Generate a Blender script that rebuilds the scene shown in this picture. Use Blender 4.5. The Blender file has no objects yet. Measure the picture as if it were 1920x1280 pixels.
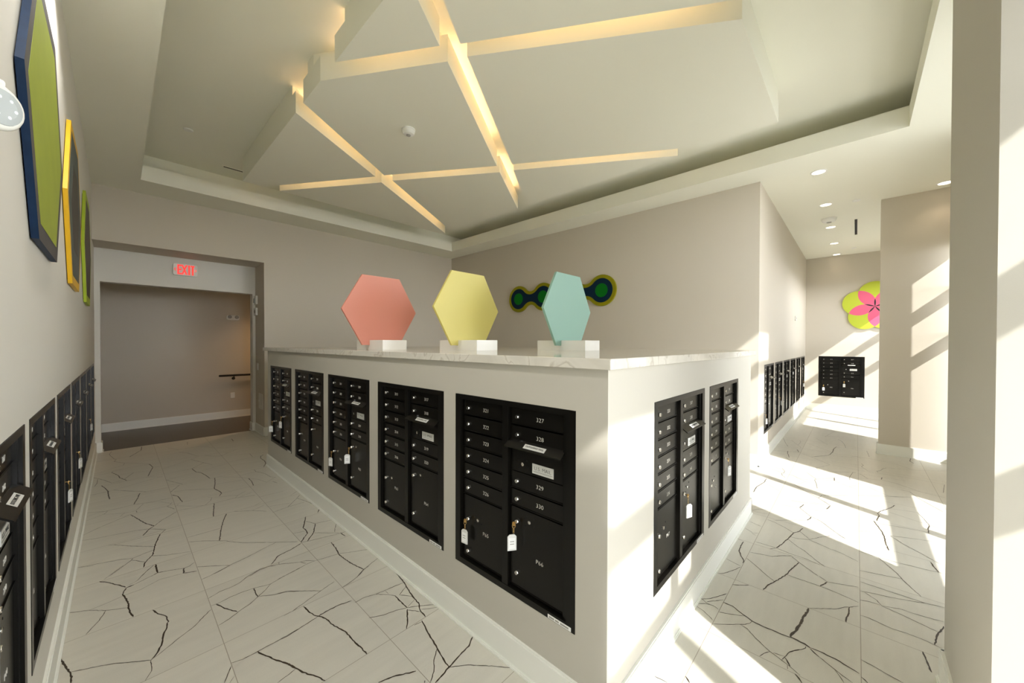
import bpy, bmesh, math, random
from mathutils import Vector, Matrix
random.seed(7)
SC = bpy.context.scene
COL = SC.collection
PI = math.pi

# ------------------------------------------------------------------ camera
cam_d = bpy.data.cameras.new('camera')
cam = bpy.data.objects.new('camera', cam_d); COL.objects.link(cam)
cam_d.sensor_fit = 'HORIZONTAL'; cam_d.sensor_width = 36.0
cam_d.lens = 691.04 / 1920 * 36.0
cam_d.shift_y = 10.22 / 1920
cam_d.clip_start = 0.02; cam_d.clip_end = 200
_r = Vector((0.682648, -0.730743, 0.002510)); _u = Vector((0.005152, 0.008248, 0.999953)); _f = Vector((0.730729, 0.682603, -0.009395))
cam.matrix_world = Matrix(((_r.x, _u.x, -_f.x, -1.3000), (_r.y, _u.y, -_f.y, -0.7028), (_r.z, _u.z, -_f.z, 1.554), (0, 0, 0, 1)))
SC.camera = cam

# ------------------------------------------------------------------ sky, sun, exposure
world = bpy.data.worlds.new('sky'); SC.world = world
world.use_nodes = True
bg = world.node_tree.nodes['Background']
# hazy sky: bright towards the horizon, dimmer overhead
_n, _l = world.node_tree.nodes, world.node_tree.links
_tc = _n.new('ShaderNodeTexCoord'); _sp = _n.new('ShaderNodeSeparateXYZ'); _l.new(_tc.outputs['Generated'], _sp.inputs[0])
_rp = _n.new('ShaderNodeValToRGB'); _l.new(_sp.outputs[2], _rp.inputs[0]); _l.new(_rp.outputs[0], bg.inputs[0])
_e = _rp.color_ramp.elements
_e[0].position = 0.0; _e[0].color = (0.96, 0.98, 1.0, 1); _e[1].position = 0.6; _e[1].color = (0.10, 0.11, 0.12, 1)
for _p, _c in ((0.12, (0.88, 0.91, 0.95, 1)), (0.26, (0.34, 0.36, 0.38, 1))): _k = _e.new(_p); _k.color = _c
bg.inputs[1].default_value = 16.0
sun_d = bpy.data.lights.new('sun', 'SUN'); sun_d.energy = 8.5; sun_d.angle = math.radians(1.0)
sun_d.color = (1.0, 0.98, 0.94)
sun = bpy.data.objects.new('sun', sun_d); COL.objects.link(sun)
sun.location = (0, -6, 8)
sun.rotation_euler = Vector((0.5, 1.0, -0.92)).to_track_quat('-Z', 'Y').to_euler()
SC.view_settings.view_transform = 'Standard'
SC.view_settings.look = 'None'
SC.view_settings.exposure = 0.0
SC.view_settings.gamma = 1.0
SC.view_settings.use_curve_mapping = False
SC.cycles.max_bounces = 10; SC.cycles.diffuse_bounces = 7
SC.cycles.use_denoising = True
SC.cycles.sample_clamp_indirect = 6.0
SC.cycles.caustics_reflective = False; SC.cycles.caustics_refractive = False

# ------------------------------------------------------------------ materials
def nt(m): return m.node_tree.nodes, m.node_tree.links
def mat(name, col, rough=0.6, metal=0.0, var=0.0, scale=8.0, bump=0.0, bscale=60.0, emit=None, estr=0.0, spec=0.5, trans=0.0):
    m = bpy.data.materials.new(name); m.use_nodes = True
    N, L = nt(m); b = N['Principled BSDF']
    b.inputs['Base Color'].default_value = (*col, 1); b.inputs['Roughness'].default_value = rough
    b.inputs['Metallic'].default_value = metal
    b.inputs['Specular IOR Level'].default_value = spec
    if trans: b.inputs['Transmission Weight'].default_value = trans
    if emit: b.inputs['Emission Color'].default_value = (*emit, 1); b.inputs['Emission Strength'].default_value = estr
    tc = N.new('ShaderNodeTexCoord')
    if var:
        n = N.new('ShaderNodeTexNoise'); n.inputs['Scale'].default_value = scale; n.inputs['Detail'].default_value = 4
        L.new(tc.outputs['Object'], n.inputs['Vector'])
        mx = N.new('ShaderNodeMix'); mx.data_type = 'RGBA'
        mx.inputs[6].default_value = (*[c * (1 - var) for c in col], 1); mx.inputs[7].default_value = (*[min(1, c * (1 + var)) for c in col], 1)
        L.new(n.outputs['Fac'], mx.inputs[0]); L.new(mx.outputs[2], b.inputs['Base Color'])
    if bump:
        n2 = N.new('ShaderNodeTexNoise'); n2.inputs['Scale'].default_value = bscale; n2.inputs['Detail'].default_value = 2
        L.new(tc.outputs['Object'], n2.inputs['Vector'])
        bp = N.new('ShaderNodeBump'); bp.inputs['Strength'].default_value = bump; bp.inputs['Distance'].default_value = 0.002
        L.new(n2.outputs['Fac'], bp.inputs['Height']); L.new(bp.outputs['Normal'], b.inputs['Normal'])
    return m

def tile_mat(name, base, grout, size, x0, y0, gw, rough, streak, sx=2.0, sy=14.0):
    """square tiles with grout lines on a world grid and faint streaks that change from tile to tile"""
    m = bpy.data.materials.new(name); m.use_nodes = True
    N, L = nt(m); b = N['Principled BSDF']; b.inputs['Roughness'].default_value = rough
    tc = N.new('ShaderNodeTexCoord'); sp = N.new('ShaderNodeSeparateXYZ'); L.new(tc.outputs['Object'], sp.inputs[0])
    def M(op, a, c=None, d=None):
        n = N.new('ShaderNodeMath'); n.operation = op
        for i, v in enumerate((a, c, d)):
            if v is None: continue
            if isinstance(v, (int, float)): n.inputs[i].default_value = v
            else: L.new(v, n.inputs[i])
        return n.outputs[0]
    ds = []; ids = []
    for ax, o in ((0, x0), (1, y0)):
        t = M('DIVIDE', M('SUBTRACT', sp.outputs[ax], o), size)
        fr = M('FRACT', t); ids.append(M('FLOOR', t))
        ds.append(M('MULTIPLY', M('MINIMUM', fr, M('SUBTRACT', 1.0, fr)), size))
    g = M('LESS_THAN', M('MINIMUM', ds[0], ds[1]), gw)
    cid = N.new('ShaderNodeCombineXYZ'); L.new(ids[0], cid.inputs[0]); L.new(ids[1], cid.inputs[1])
    wn = N.new('ShaderNodeTexWhiteNoise'); wn.noise_dimensions = '3D'; L.new(cid.outputs[0], wn.inputs['Vector'])
    off = N.new('ShaderNodeVectorMath'); off.operation = 'MULTIPLY_ADD'
    L.new(wn.outputs['Color'], off.inputs[0]); off.inputs[1].default_value = (30, 30, 30); L.new(tc.outputs['Object'], off.inputs[2])
    mp = N.new('ShaderNodeMapping'); mp.inputs['Scale'].default_value = (sx, sy, 1); L.new(off.outputs[0], mp.inputs[0])
    n = N.new('ShaderNodeTexNoise'); n.inputs['Scale'].default_value = 1.6; n.inputs['Detail'].default_value = 5; L.new(mp.outputs[0], n.inputs['Vector'])
    n3 = N.new('ShaderNodeTexNoise'); n3.inputs['Scale'].default_value = 260; n3.inputs['Detail'].default_value = 2; L.new(tc.outputs['Object'], n3.inputs['Vector'])
    fac = M('ADD', M('MULTIPLY', M('SUBTRACT', n.outputs['Fac'], 0.5), streak), M('MULTIPLY', M('SUBTRACT', n3.outputs['Fac'], 0.5), 0.14))
    fac = M('ADD', fac, M('MULTIPLY', M('SUBTRACT', wn.outputs['Value'], 0.5), 0.05))
    br = N.new('ShaderNodeVectorMath'); br.operation = 'SCALE'; br.inputs[0].default_value = base; L.new(M('ADD', fac, 1.0), br.inputs['Scale'])
    mx = N.new('ShaderNodeMix'); mx.data_type = 'RGBA'; L.new(g, mx.inputs[0]); L.new(br.outputs[0], mx.inputs[6]); mx.inputs[7].default_value = (*grout, 1)
    L.new(mx.outputs[2], b.inputs['Base Color'])
    bp = N.new('ShaderNodeBump'); bp.inputs['Strength'].default_value = 0.4; bp.inputs['Distance'].default_value = 0.001
    L.new(M('SUBTRACT', 1.0, g), bp.inputs['Height']); L.new(bp.outputs['Normal'], b.inputs['Normal'])
    return m

M_wall = mat('wall_paint', (0.60, 0.55, 0.465), 0.75, bump=0.12, bscale=350)
M_wallw = mat('white_wall_paint', (0.72, 0.70, 0.64), 0.6, bump=0.10, bscale=350)
M_isl = mat('island_paint', (0.52, 0.495, 0.43), 0.7, bump=0.10, bscale=350)
M_ceil = mat('ceiling_paint', (0.88, 0.875, 0.77), 0.8)
M_trim = mat('trim_paint', (0.84, 0.845, 0.79), 0.4)
M_floor = tile_mat('porcelain_floor_tile', (0.64, 0.615, 0.54), (0.34, 0.30, 0.24), 0.6015, -0.932, -0.131, 0.0015, 0.34, 0.16)
M_vein = mat('brown_crack_vein', (0.040, 0.026, 0.014), 0.45, var=0.35, scale=9)
M_hall = tile_mat('dark_plank_tile', (0.085, 0.066, 0.048), (0.045, 0.036, 0.028), 0.61, -1.3, 7.15, 0.0025, 0.35, 0.3)
M_pave = mat('pavement', (0.78, 0.77, 0.73), 0.9, var=0.1, scale=3)
M_skyblock = mat('dark_sky_block', (0.07, 0.068, 0.06), 0.9, var=0.2, scale=2)  # for the unseen outdoor wall that holds back skylight
M_frame = mat('window_frame_metal', (0.55, 0.55, 0.52), 0.4, 0.6)
M_black = mat('black_powder_coat', (0.0060, 0.0052, 0.0040), 0.25, 0.0, bump=0.03, bscale=900, spec=0.25)
M_blackf = mat('black_anodised_frame', (0.0050, 0.0044, 0.0034), 0.28, 0.0, spec=0.25)
M_chrome = mat('chrome', (0.80, 0.78, 0.74), 0.22, 1.0)
M_num = mat('engraved_silver', (0.62, 0.60, 0.54), 0.5)
M_label = mat('label_silver', (0.62, 0.62, 0.58), 0.5)
M_ink = mat('label_ink', (0.03, 0.03, 0.03), 0.6)
M_hole = mat('hole_black', (0.002, 0.002, 0.002), 0.9)
M_gold = mat('brass', (0.72, 0.48, 0.18), 0.3, 1.0)
M_tag = mat('clear_tag_plastic', (0.72, 0.72, 0.69), 0.15)
M_paper = mat('paper', (0.86, 0.86, 0.84), 0.7)
M_white = mat('white_plastic', (0.84, 0.84, 0.80), 0.35)
M_grey = mat('grey_plastic', (0.35, 0.34, 0.31), 0.4)
M_lens = mat('clear_lens', (0.50, 0.54, 0.55), 0.12)
M_ledchip = mat('led_chip', (0.85, 0.9, 0.95), 0.2)
M_red = mat('exit_red', (0.75, 0.02, 0.02), 0.4, emit=(1.0, 0.04, 0.03), estr=1.0)
M_redp = mat('red_plastic', (0.7, 0.05, 0.05), 0.4)
M_led = mat('warm_led', (1, 0.75, 0.45), 0.5, emit=(1.0, 0.66, 0.42), estr=11.0)
M_can = mat('downlight_diffuser', (1, 0.95, 0.85), 0.5, emit=(1.0, 0.86, 0.70), estr=4.0)
M_block = mat('white_acrylic_block', (0.76, 0.75, 0.71), 0.25)
M_wood = mat('dark_rail_wood', (0.012, 0.009, 0.007), 0.3)
M_slot = mat('diffuser_black', (0.006, 0.006, 0.006), 0.7)
M_navy = mat('navy_paint', (0.006, 0.022, 0.060), 0.5, spec=0.2, var=0.35, scale=18)
M_charc = mat('charcoal_paint', (0.060, 0.055, 0.052), 0.6, var=0.15, scale=6)
M_lime = mat('lime_paint', (0.28, 0.335, 0.022), 0.55, var=0.12, scale=7)
M_limeb = mat('bright_lime_paint', (0.38, 0.50, 0.035), 0.5, var=0.1, scale=10)
M_yel = mat('amber_paint', (0.74, 0.43, 0.010), 0.45, var=0.12, scale=9)
M_teal = mat('grey_green_paint', (0.065, 0.080, 0.075), 0.55, var=0.2, scale=6)
M_brown = mat('dark_brown_paint', (0.045, 0.036, 0.028), 0.55, var=0.2, scale=6)
M_olive = mat('olive_yellow_paint', (0.27, 0.25, 0.004), 0.5, spec=0.2, var=0.08, scale=8)
M_wnavy = mat('deep_navy_paint', (0.002, 0.017, 0.040), 0.5, spec=0.15)
M_green = mat('green_paint', (0.001, 0.150, 0.008), 0.5, spec=0.15)

def frosted(name, col):
    m = bpy.data.materials.new(name); m.use_nodes = True
    N, L = nt(m); b = N['Principled BSDF']; b.inputs['Base Color'].default_value = (*col, 1)
    b.inputs['Roughness'].default_value = 0.45; b.inputs['Specular IOR Level'].default_value = 0.4
    t = N.new('ShaderNodeBsdfTranslucent'); t.inputs[0].default_value = (*col, 1)
    mx = N.new('ShaderNodeMixShader'); mx.inputs[0].default_value = 0.35
    L.new(b.outputs[0], mx.inputs[1]); L.new(t.outputs[0], mx.inputs[2]); L.new(mx.outputs[0], N['Material Output'].inputs[0])
    return m
M_pinkg = frosted('coral_frosted_acrylic', (0.80, 0.36, 0.275))
M_yelg = frosted('yellow_frosted_acrylic', (0.78, 0.71, 0.25))
M_blug = frosted('aqua_frosted_acrylic', (0.36, 0.56, 0.48))

def quartz():
    m = bpy.data.materials.new('quartz_counter'); m.use_nodes = True
    N, L = nt(m); b = N['Principled BSDF']; b.inputs['Roughness'].default_value = 0.07
    tc = N.new('ShaderNodeTexCoord'); n = N.new('ShaderNodeTexNoise'); n.inputs['Scale'].default_value = 3.2; n.inputs['Detail'].default_value = 8; n.inputs['Distortion'].default_value = 1.2
    L.new(tc.outputs['Object'], n.inputs['Vector'])
    r = N.new('ShaderNodeValToRGB'); L.new(n.outputs['Fac'], r.inputs[0])
    e = r.color_ramp.elements; e[0].position = 0.30; e[0].color = (0.62, 0.59, 0.52, 1); e[1].position = 0.60; e[1].color = (0.66, 0.63, 0.56, 1)
    k = e.new(0.47); k.color = (0.70, 0.67, 0.60, 1); k = e.new(0.495); k.color = (0.53, 0.49, 0.42, 1); k = e.new(0.515); k.color = (0.70, 0.67, 0.60, 1)
    L.new(r.outputs[0], b.inputs['Base Color']); return m
M_quartz = quartz()

def flower_mat():
    """five overlapping discs: one layer lime, two layers pink, three or more black"""
    m = bpy.data.materials.new('petal_print'); m.use_nodes = True
    N, L = nt(m); b = N['Principled BSDF']; b.inputs['Roughness'].default_value = 0.5
    tc = N.new('ShaderNodeTexCoord'); tot = None
    for k in range(5):
        a = math.radians(90 + 72 * k); c = (0.0, 0.275 * math.cos(a), 0.275 * math.sin(a))
        s = N.new('ShaderNodeVectorMath'); s.operation = 'SUBTRACT'; L.new(tc.outputs['Object'], s.inputs[0]); s.inputs[1].default_value = c
        f = N.new('ShaderNodeVectorMath'); f.operation = 'MULTIPLY'; L.new(s.outputs[0], f.inputs[0]); f.inputs[1].default_value = (0, 1, 1)
        ln = N.new('ShaderNodeVectorMath'); ln.operation = 'LENGTH'; L.new(f.outputs[0], ln.inputs[0])
        lt = N.new('ShaderNodeMath'); lt.operation = 'LESS_THAN'; L.new(ln.outputs['Value'], lt.inputs[0]); lt.inputs[1].default_value = 0.2755
        if tot is None: tot = lt.outputs[0]
        else:
            ad = N.new('ShaderNodeMath'); ad.operation = 'ADD'; L.new(tot, ad.inputs[0]); L.new(lt.outputs[0], ad.inputs[1]); tot = ad.outputs[0]
    dv = N.new('ShaderNodeMath'); dv.operation = 'DIVIDE'; L.new(tot, dv.inputs[0]); dv.inputs[1].default_value = 5.0
    r = N.new('ShaderNodeValToRGB'); r.color_ramp.interpolation = 'CONSTANT'; L.new(dv.outputs[0], r.inputs[0])
    e = r.color_ramp.elements; e[0].position = 0; e[0].color = (0.50, 0.57, 0.035, 1); e[1].position = 0.3; e[1].color = (0.76, 0.115, 0.22, 1)
    k = e.new(0.5); k.color = (0.004, 0.004, 0.004, 1)
    L.new(r.outputs[0], b.inputs['Base Color']); return m
M_flower = flower_mat()

# ------------------------------------------------------------------ mesh helpers
class MB:
    def __init__(s): s.v = []; s.f = []; s.m = []; s.mats = []
    def mi(s, m):
        if m not in s.mats: s.mats.append(m)
        return s.mats.index(m)
    def raw(s, vs, fs, m):
        o = len(s.v); k = s.mi(m); s.v += [tuple(v) for v in vs]
        for f in fs: s.f.append([o + i for i in f]); s.m.append(k)
        return s
    def box(s, x0, x1, y0, y1, z0, z1, m):
        if x0 > x1: x0, x1 = x1, x0
        if y0 > y1: y0, y1 = y1, y0
        if z0 > z1: z0, z1 = z1, z0
        return s.raw([(x0, y0, z0), (x1, y0, z0), (x1, y1, z0), (x0, y1, z0), (x0, y0, z1), (x1, y0, z1), (x1, y1, z1), (x0, y1, z1)],
                     [(3, 2, 1, 0), (4, 5, 6, 7), (0, 1, 5, 4), (1, 2, 6, 5), (2, 3, 7, 6), (3, 0, 4, 7)], m)
    def prism(s, poly, d0, d1, m, axis='z', m_side=None):
        """poly in the plane normal to axis: z -> (x,y), x -> (y,z), y -> (x,z)"""
        def P(a, b, d): return {'z': (a, b, d), 'x': (d, a, b), 'y': (a, d, b)}[axis]
        A = sum(poly[i][0] * poly[(i + 1) % len(poly)][1] - poly[(i + 1) % len(poly)][0] * poly[i][1] for i in range(len(poly)))
        pl = list(poly) if A > 0 else list(poly)[::-1]
        if axis == 'y': pl = pl[::-1]
        if d0 > d1: d0, d1 = d1, d0
        n = len(pl); vs = [P(a, b, d0) for a, b in pl] + [P(a, b, d1) for a, b in pl]
        s.raw(vs, [tuple(range(n - 1, -1, -1)), tuple(range(n, 2 * n))], m)
        o = len(s.v) - 2 * n; k = s.mi(m_side or m)
        for i in range(n): j = (i + 1) % n; s.f.append([o + i, o + j, o + n + j, o + n + i]); s.m.append(k)
        return s
    def tube(s, pts, r, m, n=10, closed=False, caps=True):
        pts = [Vector(p) for p in pts]; rings = []; N = len(pts)
        rr = r if isinstance(r, (list, tuple)) else [r] * N
        prev = None
        for i, p in enumerate(pts):
            a = pts[(i - 1) % N] if (closed or i > 0) else p; b = pts[(i + 1) % N] if (closed or i < N - 1) else p
            t = (b - a).normalized()
            if prev is None:
                h = Vector((0, 0, 1)) if abs(t.z) < 0.9 else Vector((1, 0, 0)); u = t.cross(h).normalized()
            else: u = (prev - t * prev.dot(t)).normalized()
            prev = u; w = t.cross(u)
            rings.append([p + (u * math.cos(2 * PI * k / n) + w * math.sin(2 * PI * k / n)) * rr[i] for k in range(n)])
        vs = [v for R in rings for v in R]; fs = []
        for i in range(N if closed else N - 1):
            j = (i + 1) % N
            for k in range(n): l = (k + 1) % n; fs.append((i * n + k, i * n + l, j * n + l, j * n + k))
        if not closed and caps: fs += [tuple(range(n - 1, -1, -1)), tuple((N - 1) * n + k for k in range(n))]
        return s.raw(vs, fs, m)
    def lathe(s, prof, m, n=24, c=(0, 0, 0), axis='z'):
        """prof: list of (radius, height); axis along +axis"""
        def P(r, a, h):
            x, y = r * math.cos(a), r * math.sin(a)
            q = {'z': (x, y, h), 'y': (x, h, -y), 'x': (h, x, y)}[axis]
            return (c[0] + q[0], c[1] + q[1], c[2] + q[2])
        vs = [P(r, 2 * PI * k / n, h) for r, h in prof for k in range(n)]; fs = []
        for i in range(len(prof) - 1):
            for k in range(n): l = (k + 1) % n; fs.append((i * n + k, i * n + l, (i + 1) * n + l, (i + 1) * n + k))
        fs += [tuple(range(n - 1, -1, -1)), tuple((len(prof) - 1) * n + k for k in range(n))]
        return s.raw(vs, fs, m)
    def mesh(s, name):
        me = bpy.data.meshes.new(name); me.from_pydata(s.v, [], s.f)
        for m in s.mats: me.materials.append(m)
        me.polygons.foreach_set('material_index', s.m); me.update()
        bm = bmesh.new(); bm.from_mesh(me); bmesh.ops.recalc_face_normals(bm, faces=bm.faces); bm.to_mesh(me); bm.free()
        return me
    def build(s, name, parent=None, smooth=False, bevel=0.0):
        me = s.mesh(name)
        if smooth: me.polygons.foreach_set('use_smooth', [True] * len(me.polygons)); 
        o = bpy.data.objects.new(name, me); COL.objects.link(o)
        if parent: o.parent = parent
        if bevel:
            b = o.modifiers.new('bevel', 'BEVEL'); b.width = bevel; b.segments = 2; b.limit_method = 'ANGLE'; b.angle_limit = math.radians(40)
        return o

def tag(o, label, cat, group=None):
    o['label'] = label; o['category'] = cat
    if group: o['group'] = group
    return o
def struct(o, label=None):
    o['kind'] = 'structure'
    if label: o['label'] = label
    return o
def empty(name, loc, rz=0.0):
    e = bpy.data.objects.new(name, None); COL.objects.link(e); e.empty_display_size = 0.1
    e.location = loc; e.rotation_euler = (0, 0, rz); return e
def copy_obj(o, parent):
    c = o.copy(); COL.objects.link(c); c.parent = parent; return c

_txt = {}
def text_mesh(s, size, m, ext=0.0006, condensed=1.0):
    key = (s, size, m.name, condensed)
    if key in _txt: return _txt[key]
    cu = bpy.data.curves.new('lettering', 'FONT'); cu.body = s; cu.size = size; cu.extrude = ext; cu.offset = -0.0005 if size > 0.02 else 0.0; cu.resolution_u = 3
    cu.align_x = 'CENTER'; cu.align_y = 'CENTER'
    o = bpy.data.objects.new('lettering', cu); COL.objects.link(o)
    bpy.context.view_layer.update()
    dg = bpy.context.evaluated_depsgraph_get()
    me = bpy.data.meshes.new_from_object(o.evaluated_get(dg)); me.name = 'lettering'
    bpy.data.objects.remove(o); bpy.data.curves.remove(cu)
    # lie in the XZ plane, facing -Y
    me.transform(Matrix.Scale(condensed, 4, Vector((1, 0, 0)))); me.transform(Matrix.Rotation(PI / 2, 4, 'X'))
    me.materials.clear(); me.materials.append(m); _txt[key] = me; return me
def add_mesh(mb, me, off, m):
    mb.raw([(v.co.x + off[0], v.co.y + off[1], v.co.z + off[2]) for v in me.vertices], [tuple(p.vertices) for p in me.polygons], m)

def slab(mb, axis, d0, d1, u0, u1, z0, z1, holes, m):
    """wall slab between d0 and d1 along axis, spanning u,z, with rectangular through holes (u0,u1,z0,z1)"""
    us = sorted({u0, u1, *[h[0] for h in holes], *[h[1] for h in holes]}); us = [u for u in us if u0 <= u <= u1]
    zs = sorted({z0, z1, *[h[2] for h in holes], *[h[3] for h in holes]}); zs = [z for z in zs if z0 <= z <= z1]
    def hole(i, j):
        if i < 0 or j < 0 or i >= len(us) - 1 or j >= len(zs) - 1: return True
        cu, cz = (us[i] + us[i + 1]) / 2, (zs[j] + zs[j + 1]) / 2
        return any(h[0] < cu < h[1] and h[2] < cz < h[3] for h in holes)
    def P(d, u, z): return (d, u, z) if axis == 'x' else (u, d, z)
    for i in range(len(us) - 1):
        for j in range(len(zs) - 1):
            if hole(i, j): continue
            a, b, c, e = us[i], us[i + 1], zs[j], zs[j + 1]
            q = [(a, c), (b, c), (b, e), (a, e)]
            for d in (d0, d1): mb.raw([P(d, *t) for t in q], [(0, 1, 2, 3)], m)
            for k, (di, dj) in enumerate(((0, -1), (1, 0), (0, 1), (-1, 0))):
                if hole(i + di, j + dj):
                    p, r = q[k], q[(k + 1) % 4]
                    mb.raw([P(d0, *p), P(d0, *r), P(d1, *r), P(d1, *p)], [(0, 1, 2, 3)], m)
    return mb
def finish(mb, name):
    o = mb.build(name)
    bm = bmesh.new(); bm.from_mesh(o.data); bmesh.ops.remove_doubles(bm, verts=bm.verts, dist=1e-5); bmesh.ops.recalc_face_normals(bm, faces=bm.faces); bm.to_mesh(o.data); bm.free()
    return o

# ------------------------------------------------------------------ dimensions (metres)
XL = -1.52          # left wall face
YF = 6.50           # far wall face
YI = 7.08           # inner wall of the exit recess
YH = 8.80           # hallway back wall
XG = 4.25           # wall with the wavy artwork
YC = 0.20           # corridor wall with mailboxes
XE = 10.10          # corridor end wall
XP = 6.10           # pier in the corridor
YW = -1.70          # window wall (middle)
H = 3.605           # ceiling
HT = 4.00           # tray ceiling
ZT, ZB = 1.273, 0.337   # mailbox banks top / bottom
UW = 0.795          # mailbox bank width
isl_left = [3.822, 2.899, 1.989, 1.057, 0.148]     # low-y edges, far to near
isl_right = [0.4527, 1.359]
left_wall = [0.585, 1.485, 2.385, 3.285, 4.185, 5.085, 5.985]
corridor = [4.64, 5.54, 6.44, 7.34, 8.24, 9.14]
end_y = -0.845      # low-y edge on the corridor end wall

def hz(edges): return [(e - 0.0012, e + UW + 0.0012, ZB - 0.0012, ZT + 0.0012) for e in edges]

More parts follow.
